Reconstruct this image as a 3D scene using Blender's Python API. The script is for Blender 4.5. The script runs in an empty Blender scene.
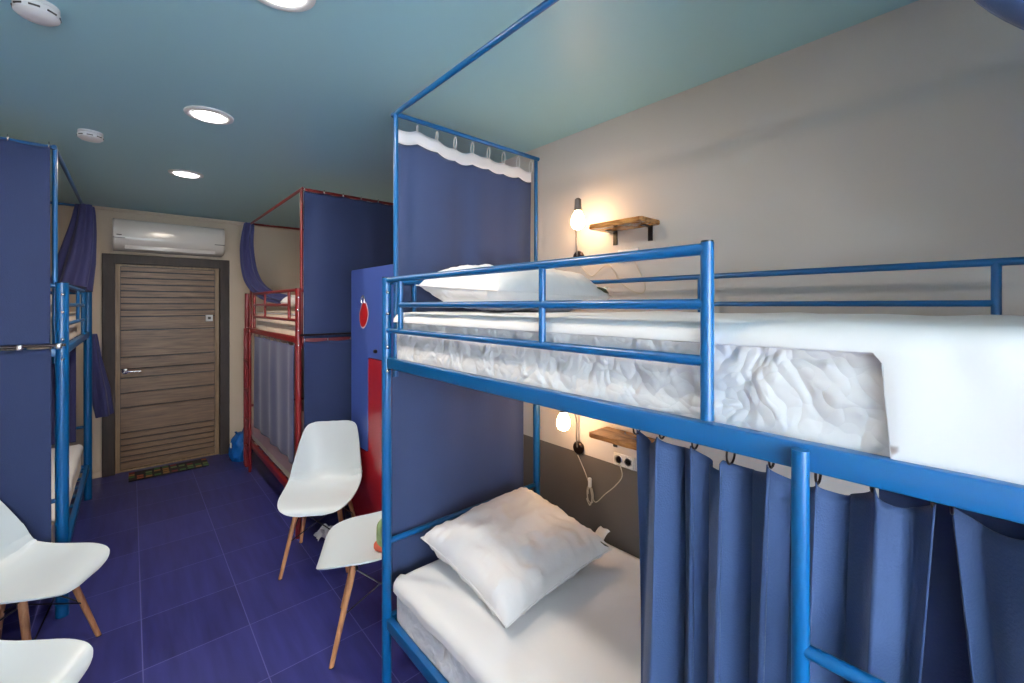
import bpy, bmesh, math, random
from mathutils import Vector, Matrix, noise
random.seed(7)
PI = math.pi
sc = bpy.context.scene
COL = sc.collection

# ------------------------------------------------------------------ materials
def lin(c):
    return tuple(((v/255)/12.92 if v/255 <= 0.04045 else ((v/255+0.055)/1.055)**2.4) for v in c)

def nodes(name):
    m = bpy.data.materials.new(name); m.use_nodes = True
    nt = m.node_tree; b = nt.nodes['Principled BSDF']
    return m, nt, b

def mat(name, rgb, rough=0.5, metal=0.0, spec=0.5, noise_amt=0.0, noise_scale=20, bump=0.0, bump_scale=60, sheen=0.0, coat=0.0, trans=0.0):
    m, nt, b = nodes(name)
    c = lin(rgb)
    b.inputs['Base Color'].default_value = (*c, 1)
    b.inputs['Roughness'].default_value = rough
    b.inputs['Metallic'].default_value = metal
    b.inputs['Specular IOR Level'].default_value = spec
    b.inputs['Sheen Weight'].default_value = sheen
    b.inputs['Coat Weight'].default_value = coat
    b.inputs['Transmission Weight'].default_value = trans
    tc = nt.nodes.new('ShaderNodeTexCoord')
    if noise_amt > 0:
        n = nt.nodes.new('ShaderNodeTexNoise'); n.inputs['Scale'].default_value = noise_scale
        n.inputs['Detail'].default_value = 4
        nt.links.new(tc.outputs['Object'], n.inputs['Vector'])
        mx = nt.nodes.new('ShaderNodeMix'); mx.data_type = 'RGBA'
        mx.inputs['A'].default_value = (*[v*(1-noise_amt) for v in c], 1)
        mx.inputs['B'].default_value = (*[min(1, v*(1+noise_amt)) for v in c], 1)
        nt.links.new(n.outputs['Fac'], mx.inputs['Factor'])
        nt.links.new(mx.outputs['Result'], b.inputs['Base Color'])
    if bump > 0:
        n = nt.nodes.new('ShaderNodeTexNoise'); n.inputs['Scale'].default_value = bump_scale
        n.inputs['Detail'].default_value = 5
        nt.links.new(tc.outputs['Object'], n.inputs['Vector'])
        bp = nt.nodes.new('ShaderNodeBump'); bp.inputs['Strength'].default_value = bump
        bp.inputs['Distance'].default_value = 0.01
        nt.links.new(n.outputs['Fac'], bp.inputs['Height'])
        nt.links.new(bp.outputs['Normal'], b.inputs['Normal'])
    return m

def emis(name, rgb, strength):
    m, nt, b = nodes(name)
    b.inputs['Base Color'].default_value = (*lin(rgb), 1)
    b.inputs['Emission Color'].default_value = (*lin(rgb), 1)
    b.inputs['Emission Strength'].default_value = strength
    return m

def quilt_mat(name, rgb, strength=1.0):
    m, nt, b = nodes(name)
    b.inputs['Base Color'].default_value = (*lin(rgb), 1)
    b.inputs['Roughness'].default_value = 0.62
    b.inputs['Sheen Weight'].default_value = 0.2
    L = nt.links.new
    tc = nt.nodes.new('ShaderNodeTexCoord')
    n = nt.nodes.new('ShaderNodeTexNoise'); n.inputs['Scale'].default_value = 7
    L(tc.outputs['Object'], n.inputs['Vector'])
    mx = nt.nodes.new('ShaderNodeMix'); mx.data_type = 'RGBA'; mx.blend_type = 'ADD'
    mx.inputs['Factor'].default_value = 0.16
    L(tc.outputs['Object'], mx.inputs['A']); L(n.outputs['Color'], mx.inputs['B'])
    v = nt.nodes.new('ShaderNodeTexVoronoi'); v.feature = 'SMOOTH_F1'; v.inputs['Scale'].default_value = 14
    v.inputs['Smoothness'].default_value = 0.35
    L(mx.outputs['Result'], v.inputs['Vector'])
    n2 = nt.nodes.new('ShaderNodeTexVoronoi'); n2.inputs['Scale'].default_value = 42
    L(mx.outputs['Result'], n2.inputs['Vector'])
    ad = nt.nodes.new('ShaderNodeMath'); ad.operation = 'MULTIPLY_ADD'; ad.inputs[1].default_value = 0.3
    L(n2.outputs['Distance'], ad.inputs[0]); L(v.outputs['Distance'], ad.inputs[2])
    bp = nt.nodes.new('ShaderNodeBump'); bp.invert = True
    bp.inputs['Strength'].default_value = strength; bp.inputs['Distance'].default_value = 0.022
    L(ad.outputs[0], bp.inputs['Height']); L(bp.outputs['Normal'], b.inputs['Normal'])
    return m

def tile_mat():
    m, nt, b = nodes('violet_floor_tile')
    L = nt.links.new
    tc = nt.nodes.new('ShaderNodeTexCoord')
    sx = nt.nodes.new('ShaderNodeSeparateXYZ'); L(tc.outputs['Object'], sx.inputs[0])
    def line(out, off, period):
        a = nt.nodes.new('ShaderNodeMath'); a.operation = 'SUBTRACT'; a.inputs[1].default_value = off; L(out, a.inputs[0])
        p = nt.nodes.new('ShaderNodeMath'); p.operation = 'PINGPONG'; p.inputs[1].default_value = period/2; L(a.outputs[0], p.inputs[0])
        c = nt.nodes.new('ShaderNodeMath'); c.operation = 'LESS_THAN'; c.inputs[1].default_value = 0.0021; L(p.outputs[0], c.inputs[0])
        fl = nt.nodes.new('ShaderNodeMath'); fl.operation = 'DIVIDE'; fl.inputs[1].default_value = period; L(a.outputs[0], fl.inputs[0])
        f2 = nt.nodes.new('ShaderNodeMath'); f2.operation = 'FLOOR'; L(fl.outputs[0], f2.inputs[0])
        return c.outputs[0], f2.outputs[0]
    gx, ix = line(sx.outputs['X'], 0.04, 0.407); gy, iy = line(sx.outputs['Y'], 2.08, 0.407)
    mxg = nt.nodes.new('ShaderNodeMath'); mxg.operation = 'MAXIMUM'; L(gx, mxg.inputs[0]); L(gy, mxg.inputs[1])
    cb = nt.nodes.new('ShaderNodeCombineXYZ'); L(ix, cb.inputs[0]); L(iy, cb.inputs[1])
    wn = nt.nodes.new('ShaderNodeTexWhiteNoise'); wn.noise_dimensions = '2D'; L(cb.outputs[0], wn.inputs['Vector'])
    mp = nt.nodes.new('ShaderNodeMapping'); mp.inputs['Scale'].default_value = (22, 2.2, 1); L(tc.outputs['Object'], mp.inputs['Vector'])
    st = nt.nodes.new('ShaderNodeTexNoise'); st.inputs['Scale'].default_value = 1; st.inputs['Detail'].default_value = 3; L(mp.outputs[0], st.inputs['Vector'])
    ad = nt.nodes.new('ShaderNodeMath'); ad.operation = 'MULTIPLY_ADD'; ad.inputs[1].default_value = 0.35
    L(wn.outputs['Value'], ad.inputs[0]); L(st.outputs['Fac'], ad.inputs[2])
    cr = nt.nodes.new('ShaderNodeValToRGB')
    cr.color_ramp.elements[0].position = 0.3; cr.color_ramp.elements[0].color = (*lin((35, 36, 92)), 1)
    cr.color_ramp.elements[1].position = 1.0; cr.color_ramp.elements[1].color = (*lin((56, 58, 124)), 1)
    L(ad.outputs[0], cr.inputs['Fac'])
    mx = nt.nodes.new('ShaderNodeMix'); mx.data_type = 'RGBA'; mx.inputs['B'].default_value = (*lin((96, 96, 150)), 1)
    L(cr.outputs['Color'], mx.inputs['A']); L(mxg.outputs[0], mx.inputs['Factor'])
    L(mx.outputs['Result'], b.inputs['Base Color'])
    b.inputs['Roughness'].default_value = 0.34
    b.inputs['Specular IOR Level'].default_value = 0.4
    return m

def wood_mat(name, dark, light, scale=(2, 30, 30), rough=0.5):
    m, nt, b = nodes(name); L = nt.links.new
    tc = nt.nodes.new('ShaderNodeTexCoord')
    mp = nt.nodes.new('ShaderNodeMapping'); mp.inputs['Scale'].default_value = scale; L(tc.outputs['Object'], mp.inputs['Vector'])
    n = nt.nodes.new('ShaderNodeTexNoise'); n.inputs['Scale'].default_value = 1.3; n.inputs['Detail'].default_value = 6
    n.inputs['Distortion'].default_value = 0.6
    L(mp.outputs[0], n.inputs['Vector'])
    cr = nt.nodes.new('ShaderNodeValToRGB')
    cr.color_ramp.elements[0].position = 0.3; cr.color_ramp.elements[0].color = (*lin(dark), 1)
    cr.color_ramp.elements[1].position = 0.72; cr.color_ramp.elements[1].color = (*lin(light), 1)
    L(n.outputs['Fac'], cr.inputs['Fac']); L(cr.outputs['Color'], b.inputs['Base Color'])
    b.inputs['Roughness'].default_value = rough
    return m

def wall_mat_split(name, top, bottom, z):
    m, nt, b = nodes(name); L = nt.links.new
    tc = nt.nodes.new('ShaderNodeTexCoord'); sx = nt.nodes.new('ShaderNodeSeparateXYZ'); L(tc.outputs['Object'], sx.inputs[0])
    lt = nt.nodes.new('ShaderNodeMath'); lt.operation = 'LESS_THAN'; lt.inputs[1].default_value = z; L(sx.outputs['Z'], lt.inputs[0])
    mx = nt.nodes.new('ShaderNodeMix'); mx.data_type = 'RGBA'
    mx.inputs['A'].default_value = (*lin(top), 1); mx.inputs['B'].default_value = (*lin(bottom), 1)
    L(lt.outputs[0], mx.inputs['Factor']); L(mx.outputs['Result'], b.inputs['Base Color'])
    b.inputs['Roughness'].default_value = 0.7
    n = nt.nodes.new('ShaderNodeTexNoise'); n.inputs['Scale'].default_value = 120; L(tc.outputs['Object'], n.inputs['Vector'])
    bp = nt.nodes.new('ShaderNodeBump'); bp.inputs['Strength'].default_value = 0.08; bp.inputs['Distance'].default_value = 0.005
    L(n.outputs['Fac'], bp.inputs['Height']); L(bp.outputs['Normal'], b.inputs['Normal'])
    return m

def mat_doormat():
    m, nt, b = nodes('patchwork_doormat'); L = nt.links.new
    tc = nt.nodes.new('ShaderNodeTexCoord')
    mp = nt.nodes.new('ShaderNodeMapping'); mp.inputs['Scale'].default_value = (16, 16, 0); L(tc.outputs['Object'], mp.inputs['Vector'])
    fl = nt.nodes.new('ShaderNodeVectorMath'); fl.operation = 'FLOOR'; L(mp.outputs[0], fl.inputs[0])
    fr = nt.nodes.new('ShaderNodeVectorMath'); fr.operation = 'FRACTION'; L(mp.outputs[0], fr.inputs[0])
    wn = nt.nodes.new('ShaderNodeTexWhiteNoise'); wn.noise_dimensions = '2D'; L(fl.outputs[0], wn.inputs['Vector'])
    cr = nt.nodes.new('ShaderNodeValToRGB'); cr.color_ramp.interpolation = 'CONSTANT'
    cols = [(120, 40, 40), (60, 100, 56), (150, 110, 60), (34, 28, 32), (150, 76, 54), (100, 120, 74)]
    e = cr.color_ramp.elements
    e[0].position = 0; e[0].color = (*lin(cols[0]), 1); e[1].position = 0.17; e[1].color = (*lin(cols[1]), 1)
    for i in range(2, 6):
        k = e.new(i/6); k.color = (*lin(cols[i]), 1)
    L(wn.outputs['Value'], cr.inputs['Fac'])
    sx = nt.nodes.new('ShaderNodeSeparateXYZ'); L(fr.outputs[0], sx.inputs[0])
    outs = []
    for o in ('X', 'Y'):
        p = nt.nodes.new('ShaderNodeMath'); p.operation = 'PINGPONG'; p.inputs[1].default_value = 0.5; L(sx.outputs[o], p.inputs[0])
        c = nt.nodes.new('ShaderNodeMath'); c.operation = 'LESS_THAN'; c.inputs[1].default_value = 0.13; L(p.outputs[0], c.inputs[0]); outs.append(c.outputs[0])
    mxx = nt.nodes.new('ShaderNodeMath'); mxx.operation = 'MAXIMUM'; L(outs[0], mxx.inputs[0]); L(outs[1], mxx.inputs[1])
    mx = nt.nodes.new('ShaderNodeMix'); mx.data_type = 'RGBA'; mx.inputs['B'].default_value = (*lin((24, 18, 22)), 1)
    L(cr.outputs['Color'], mx.inputs['A']); L(mxx.outputs[0], mx.inputs['Factor']); L(mx.outputs['Result'], b.inputs['Base Color'])
    b.inputs['Roughness'].default_value = 0.9
    return m

M = {}
M['blue_metal'] = mat('blue_painted_steel', (0, 78, 132), rough=0.32, spec=0.45, coat=0.1)
M['red_metal'] = mat('red_painted_steel', (112, 14, 18), rough=0.35, coat=0.1)
M['steel'] = mat('bright_steel', (190, 190, 195), rough=0.25, metal=1)
M['dark_steel'] = mat('dark_steel', (60, 50, 50), rough=0.35, metal=0.9)
M['black'] = mat('black_plastic', (18, 18, 20), rough=0.4)
M['grey_plastic'] = mat('grey_plastic', (105, 100, 98), rough=0.4)
M['curtain'] = mat('navy_curtain_cloth', (37, 62, 104), rough=0.75, sheen=0.15, noise_amt=0.06, noise_scale=3, bump=0.12, bump_scale=260)
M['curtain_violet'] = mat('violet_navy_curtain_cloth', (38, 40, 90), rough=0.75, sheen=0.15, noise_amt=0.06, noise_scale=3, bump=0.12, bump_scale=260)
M['header'] = mat('white_curtain_tape', (225, 225, 232), rough=0.7)
M['quilt'] = quilt_mat('white_quilted_ticking', (226, 226, 228), 0.68)
M['quilt_cream'] = quilt_mat('cream_quilted_ticking', (226, 208, 188), 0.5)
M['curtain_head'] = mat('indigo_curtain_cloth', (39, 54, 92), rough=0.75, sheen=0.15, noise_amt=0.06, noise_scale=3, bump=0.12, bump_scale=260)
M['curtain_shaded'] = mat('shaded_navy_curtain_cloth', (22, 39, 82), rough=0.75, sheen=0.1, noise_amt=0.08, noise_scale=3, bump=0.12, bump_scale=260)  # same navy cloth, with the dimmer light on these curtains put into the colour
M['sheet'] = mat('white_cotton_sheet', (232, 232, 234), rough=0.7, bump=0.25, bump_scale=9)
M['pillow'] = mat('white_pillow_cotton', (230, 230, 233), rough=0.65, bump=0.5, bump_scale=16)
M['blanket'] = mat('pale_beige_blanket', (205, 190, 180), rough=0.8, bump=0.4, bump_scale=20)
M['shell'] = mat('white_moulded_plastic', (208, 218, 224), rough=0.32)
M['beech'] = wood_mat('beech_dowel', (150, 98, 64), (196, 140, 98), (40, 40, 4))
M['shelf_wood'] = wood_mat('varnished_rustic_board', (64, 32, 14), (222, 156, 90), (12, 6, 30), 0.22)
M['door_wood'] = wood_mat('grey_brown_laminate', (84, 60, 40), (126, 94, 64), (3, 10, 50), 0.45)
M['door_edge'] = wood_mat('light_brown_edge', (104, 80, 52), (138, 108, 74), (50, 10, 3), 0.45)
M['frame_wood'] = wood_mat('dark_brown_frame', (36, 25, 20), (54, 38, 31), (20, 20, 3), 0.6)
M['groove'] = mat('door_groove', (30, 22, 18), rough=0.6)
M['white_plastic'] = mat('white_plastic', (225, 225, 225), rough=0.35)
M['ac_plastic'] = mat('ac_white_plastic', (225, 218, 212), rough=0.16)
M['slot'] = mat('dark_slot', (70, 66, 66), rough=0.6)
M['red_panel'] = mat('red_laminate', (158, 28, 34), rough=0.25)
M['blue_panel'] = mat('cornflower_blue_laminate', (66, 88, 164), rough=0.3)
M['emblem_red'] = mat('emblem_red', (176, 24, 28), rough=0.3)
M['emblem_white'] = mat('emblem_outline', (215, 190, 205), rough=0.4)
M['bag_blue'] = mat('blue_plastic_film', (12, 84, 158), rough=0.2, noise_amt=0.4, noise_scale=9)
M['pouch'] = mat('green_print_cloth', (128, 148, 104), rough=0.85, noise_amt=0.4, noise_scale=40)
M['pouch_red'] = mat('coral_print_cloth', (196, 92, 70), rough=0.85, noise_amt=0.3, noise_scale=30)
M['cord'] = mat('translucent_white_cord', (190, 180, 165), rough=0.4)
M['tag_green'] = mat('dark_green_tag', (60, 70, 50), rough=0.6)
M['tag_white'] = mat('white_tag', (225, 225, 220), rough=0.6)
M['bulb'] = emis('warm_frosted_bulb', (255, 206, 150), 48.0)
M['diffuser'] = emis('white_led_diffuser', (255, 250, 244), 7.0)
M['ceiling'] = mat('blue_satin_stretch_ceiling', (158, 202, 212), rough=0.45, spec=0.7)
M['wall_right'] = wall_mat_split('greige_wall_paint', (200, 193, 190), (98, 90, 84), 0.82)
M['wall'] = mat('cream_wall_paint', (206, 188, 168), rough=0.7, bump=0.05, bump_scale=120)
M['floor'] = tile_mat()
M['mat'] = mat_doormat()
M['win_frame'] = mat('white_window_frame', (235, 235, 235), rough=0.4)
m, nt, b = nodes('window_glass'); b.inputs['Transmission Weight'].default_value = 1; b.inputs['Roughness'].default_value = 0; b.inputs['IOR'].default_value = 1.02
M['glass'] = m

# ------------------------------------------------------------------ helpers
def obj(name, bm, material, parent=None, smooth=True, mods=None):
    me = bpy.data.meshes.new(name)
    bmesh.ops.recalc_face_normals(bm, faces=bm.faces)
    bm.to_mesh(me); bm.free()
    if material: me.materials.append(material)
    o = bpy.data.objects.new(name, me); COL.objects.link(o)
    if parent is not None: o.parent = parent
    if smooth:
        for p in me.polygons: p.use_smooth = True
        try: me.set_sharp_from_angle(angle=math.radians(42))
        except Exception: pass
    for (t, kw) in (mods or []):
        md = o.modifiers.new(t.lower(), t)
        for k, v in kw.items(): setattr(md, k, v)
    return o

def empty(name, loc=(0, 0, 0), rz=0):
    o = bpy.data.objects.new(name, None); COL.objects.link(o)
    o.location = loc; o.rotation_euler = (0, 0, rz); o.empty_display_size = 0.1
    return o

def tag(o, label=None, cat=None, group=None, kind=None):
    if label: o['label'] = label
    if cat: o['category'] = cat
    if group: o['group'] = group
    if kind: o['kind'] = kind
    return o

def copy_tree(o, parent=None):
    c = o.copy(); COL.objects.link(c)
    if parent is not None: c.parent = parent
    for ch in list(o.children): copy_tree(ch, c)
    return c

def box(bm, c, s, bev=0.0):
    r = bmesh.ops.create_cube(bm, size=1)
    vs = r['verts']
    for v in vs: v.co = Vector((v.co.x*s[0]+c[0], v.co.y*s[1]+c[1], v.co.z*s[2]+c[2]))
    if bev > 0:
        es = list({e for v in vs for e in v.link_edges})
        bmesh.ops.bevel(bm, geom=es, offset=bev, segments=3, profile=0.5, affect='EDGES')
    return bm

def bx(c, s, bev=0.0): return box(bmesh.new(), c, s, bev)

def tube(bm, pts, r, n=14, r2=None, cap=True):
    pts = [Vector(p) for p in pts]
    N = len(pts); rings = []
    t0 = (pts[1]-pts[0]).normalized()
    up = Vector((0, 0, 1)) if abs(t0.z) < 0.9 else Vector((1, 0, 0))
    a = t0.cross(up).normalized()
    for i, p in enumerate(pts):
        if i == 0: t = t0
        elif i == N-1: t = (pts[-1]-pts[-2]).normalized()
        else: t = ((pts[i+1]-p).normalized()+(p-pts[i-1]).normalized()).normalized()
        a = (a - t*a.dot(t)).normalized(); b = t.cross(a)
        rr = r if r2 is None else r+(r2-r)*i/(N-1)
        rings.append([bm.verts.new(p+(a*math.cos(2*PI*k/n)+b*math.sin(2*PI*k/n))*rr) for k in range(n)])
    for i in range(N-1):
        for k in range(n):
            bm.faces.new((rings[i][k], rings[i][(k+1) % n], rings[i+1][(k+1) % n], rings[i+1][k]))
    if cap:
        bm.faces.new(rings[0]); bm.faces.new(rings[-1])
    return bm

def tb(pts, r, n=14, r2=None): return tube(bmesh.new(), pts, r, n, r2)

def smoothpath(pts, k=6):
    pts = [Vector(p) for p in pts]; out = []
    for i in range(len(pts)-1):
        p0 = pts[max(0, i-1)]; p1 = pts[i]; p2 = pts[i+1]; p3 = pts[min(len(pts)-1, i+2)]
        for j in range(k):
            t = j/k
            out.append(0.5*((2*p1)+(-p0+p2)*t+(2*p0-5*p1+4*p2-p3)*t*t+(-p0+3*p1-3*p2+p3)*t**3))
    out.append(pts[-1]); return out

def lathe(bm, prof, c=(0, 0, 0), n=32, axis='z'):
    rings = []
    for (r, z) in prof:
        ring = []
        for k in range(n):
            a = 2*PI*k/n
            p = (r*math.cos(a), r*math.sin(a), z)
            if axis == 'x': p = (z, r*math.cos(a), r*math.sin(a))
            if axis == 'y': p = (r*math.cos(a), z, r*math.sin(a))
            ring.append(bm.verts.new(Vector(p)+Vector(c)))
        rings.append(ring)
    for i in range(len(rings)-1):
        for k in range(n):
            bm.faces.new((rings[i][k], rings[i][(k+1) % n], rings[i+1][(k+1) % n], rings[i+1][k]))
    bm.faces.new(rings[0]); bm.faces.new(rings[-1])
    return bm

def surf(fn, nu, nv, bm=None, v0=0.0, v1=1.0, closed_u=False):
    bm = bm or bmesh.new()
    g = [[bm.verts.new(fn(i/nu, v0+(v1-v0)*j/nv)) for j in range(nv+1)] for i in range(nu if closed_u else nu+1)]
    m = len(g)
    for i in range(nu):
        for j in range(nv):
            bm.faces.new((g[i][j], g[(i+1) % m][j], g[(i+1) % m][j+1], g[i][j+1]))
    return bm

def rounded_box(size, r, n=10, wob=0.0, seed=0, f=4.0):
    """closed box with soft radius r; base at z = 0, centred in x, y"""
    bm = bmesh.new(); bmesh.ops.create_cube(bm, size=2)
    bmesh.ops.subdivide_edges(bm, edges=bm.edges[:], cuts=n, use_grid_fill=True)
    hx, hy, hz = size[0]/2, size[1]/2, size[2]/2
    for v in bm.verts:
        p = v.co.copy()
        q = Vector((p.x*hx, p.y*hy, p.z*hz))
        # pull grid lines towards edges for a finer corner
        c = Vector((max(-hx+r, min(hx-r, q.x)), max(-hy+r, min(hy-r, q.y)), max(-hz+r, min(hz-r, q.z))))
        d = q-c
        if d.length > 1e-9: q = c+d.normalized()*r if d.length > 0 else q
        if wob > 0:
            nn = noise.noise(Vector((q.x*f+seed, q.y*f, q.z*f)))
            q += (q.normalized())*nn*wob
            q.z += noise.noise(Vector((q.x*f*0.8+seed+9, q.y*f*0.8, 3)))*wob
        v.co = q+Vector((0, 0, hz))
    return bm

# ------------------------------------------------------------------ room
XL, XR, YB, YF, H = -1.20, 1.78, -1.45, 5.55, 2.52
def struct(name, bm, m, parent=None, smooth=False):
    o = obj(name, bm, m, parent, smooth)
    if parent is None: o['kind'] = 'structure'
    return o
T = 0.12
struct('floor', bx(((XL+XR)/2, (YB+YF)/2, -T/2), (XR-XL+2*T, YF-YB+2*T, T)), M['floor'])
bpy.data.objects['floor'].data.transform(Matrix.Identity(4))
struct('ceiling', bx(((XL+XR)/2, (YB+YF)/2, H+T/2), (XR-XL+2*T, YF-YB+2*T, T)), M['ceiling'])
struct('wall_right', bx((XR+T/2, (YB+YF)/2, H/2), (T, YF-YB, H)), M['wall_right'])
struct('wall_left', bx((XL-T/2, (YB+YF)/2, H/2), (T, YF-YB, H)), M['wall'])
# far wall with door opening
DX0, DX1, DZ = -0.20, 0.80, 2.085
bm = bmesh.new()
box(bm, ((XL-T+DX0)/2, YF+T/2, H/2), (DX0-XL+T, T, H))
box(bm, ((XR+T+DX1)/2, YF+T/2, H/2), (XR+T-DX1, T, H))
box(bm, ((DX0+DX1)/2, YF+T/2, (H+DZ)/2), (DX1-DX0, T, H-DZ))
struct('wall_far', bm, M['wall'])
# back wall with window
WX0, WX1, WZ0, WZ1 = -1.05, 0.70, 0.70, 2.16
bm = bmesh.new()
box(bm, ((XL-T+WX0)/2, YB-T/2, H/2), (WX0-XL+T, T, H))
box(bm, ((XR+T+WX1)/2, YB-T/2, H/2), (XR+T-WX1, T, H))
box(bm, ((WX0+WX1)/2, YB-T/2, (H+WZ1)/2), (WX1-WX0, T, H-WZ1))
box(bm, ((WX0+WX1)/2, YB-T/2, WZ0/2), (WX1-WX0, T, WZ0))
struct('wall_back', bm, M['wall'])
w = empty('window_1', ((WX0+WX1)/2, YB-0.06, WZ0)); w['kind'] = 'structure'
bm = bmesh.new()
hw = (WX1-WX0)/2; hh = WZ1-WZ0
for x in (-hw+.03, 0, hw-.03): box(bm, (x, 0, hh/2), (.06, .06, hh))
for z in (.03, hh-.03): box(bm, (0, 0, z), (2*hw, .058, .06))
obj('window_frame', bm, M['win_frame'], w, False)
obj('glass_pane', bx((0, 0, hh/2), (2*hw-.1, .006, hh-.1)), M['glass'], w, False)

# door
dr = empty('door_1', ((DX0+DX1)/2, YF, 0)); dr['kind'] = 'structure'
hw = (DX1-DX0)/2
bm = bmesh.new()
box(bm, (-hw+.045, -.005, DZ/2), (.09, .07, DZ), .004)
box(bm, (hw-.045, -.005, DZ/2), (.09, .07, DZ), .004)
box(bm, (0, -.005, DZ-.045), (2*hw-.17, .068, .09), .004)
obj('door_frame', bm, M['frame_wood'], dr, False)
# leaf made of boards separated by real grooves
lw = 2*hw-.18; lz1 = DZ-.09
fz = lambda y, yt, yb: lz1-(y-yt)/(yb-yt)*(lz1-.0)
gz = [lz1-.07-.062*i for i in range(8)]
gz += [1.36, 1.10, 0.985, 0.90, 0.755, 0.615, 0.375, 0.315, 0.255, 0.20, 0.145, 0.095]
gz = sorted(gz, reverse=True)
bm = bmesh.new(); box(bm, (0, .045, lz1/2), (lw, .03, lz1))
leaf = obj('door_leaf', bm, M['groove'], dr, False)
bm = bmesh.new(); zs = [lz1-.02]+gz+[.02]
for i in range(len(zs)-1):
    z1, z0 = zs[i]-.006, zs[i+1]+.006
    box(bm, (0, .022, (z0+z1)/2), (lw-.075, .02, z1-z0))
obj('board_panel', bm, M['door_wood'], leaf, False)
bm = bmesh.new()
for s in (-1, 1): box(bm, (s*(lw/2-.017), .02, lz1/2), (.034, .026, lz1))
box(bm, (0, .02, lz1-.01), (lw-.068, .026, .02)); box(bm, (0, .02, .012), (lw-.068, .026, .02))
obj('edge_moulding', bm, M['door_edge'], leaf, False)
bm = bmesh.new()
lathe(bm, [(.026, 0), (.026, -.008), (.012, -.012), (.010, -.05)], (-lw/2+.07, .012, .965), 20, 'y')
tube(bm, smoothpath([(-lw/2+.07, -.036, .965), (-lw/2+.10, -.042, .965), (-lw/2+.185, -.040, .962)], 4), .009, 10)
obj('door_handle', bm, M['steel'], leaf)
bm = bmesh.new(); box(bm, (lw/2-.085, .008, 1.465), (.062, .012, .066), .003)
pl = obj('notice_plate', bm, M['white_plastic'], leaf, False)
bm = bmesh.new(); box(bm, (lw/2-.085, .0, 1.465), (.026, .006, .026)); obj('plate_symbol', bm, M['slot'], pl, False)
# blue-violet wall strip skirting the far wall
bm = bmesh.new(); box(bm, ((XL+DX0)/2, YF-.008, .03), (DX0-XL-.002, .016, .06), .003)
struct('baseboard_far_left', bm, M['wall'])
bm = bmesh.new(); box(bm, ((XR+DX1)/2, YF-.008, .03), (XR-DX1-.002, .016, .06), .003)
struct('baseboard_far_right', bm, M['wall'])
bm = bmesh.new(); box(bm, ((XL+XR)/2, YF-.012, H-.015), (XR-XL-.002, .024, .03), .006)
struct('trim_1', bm, M['wall'])

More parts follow.
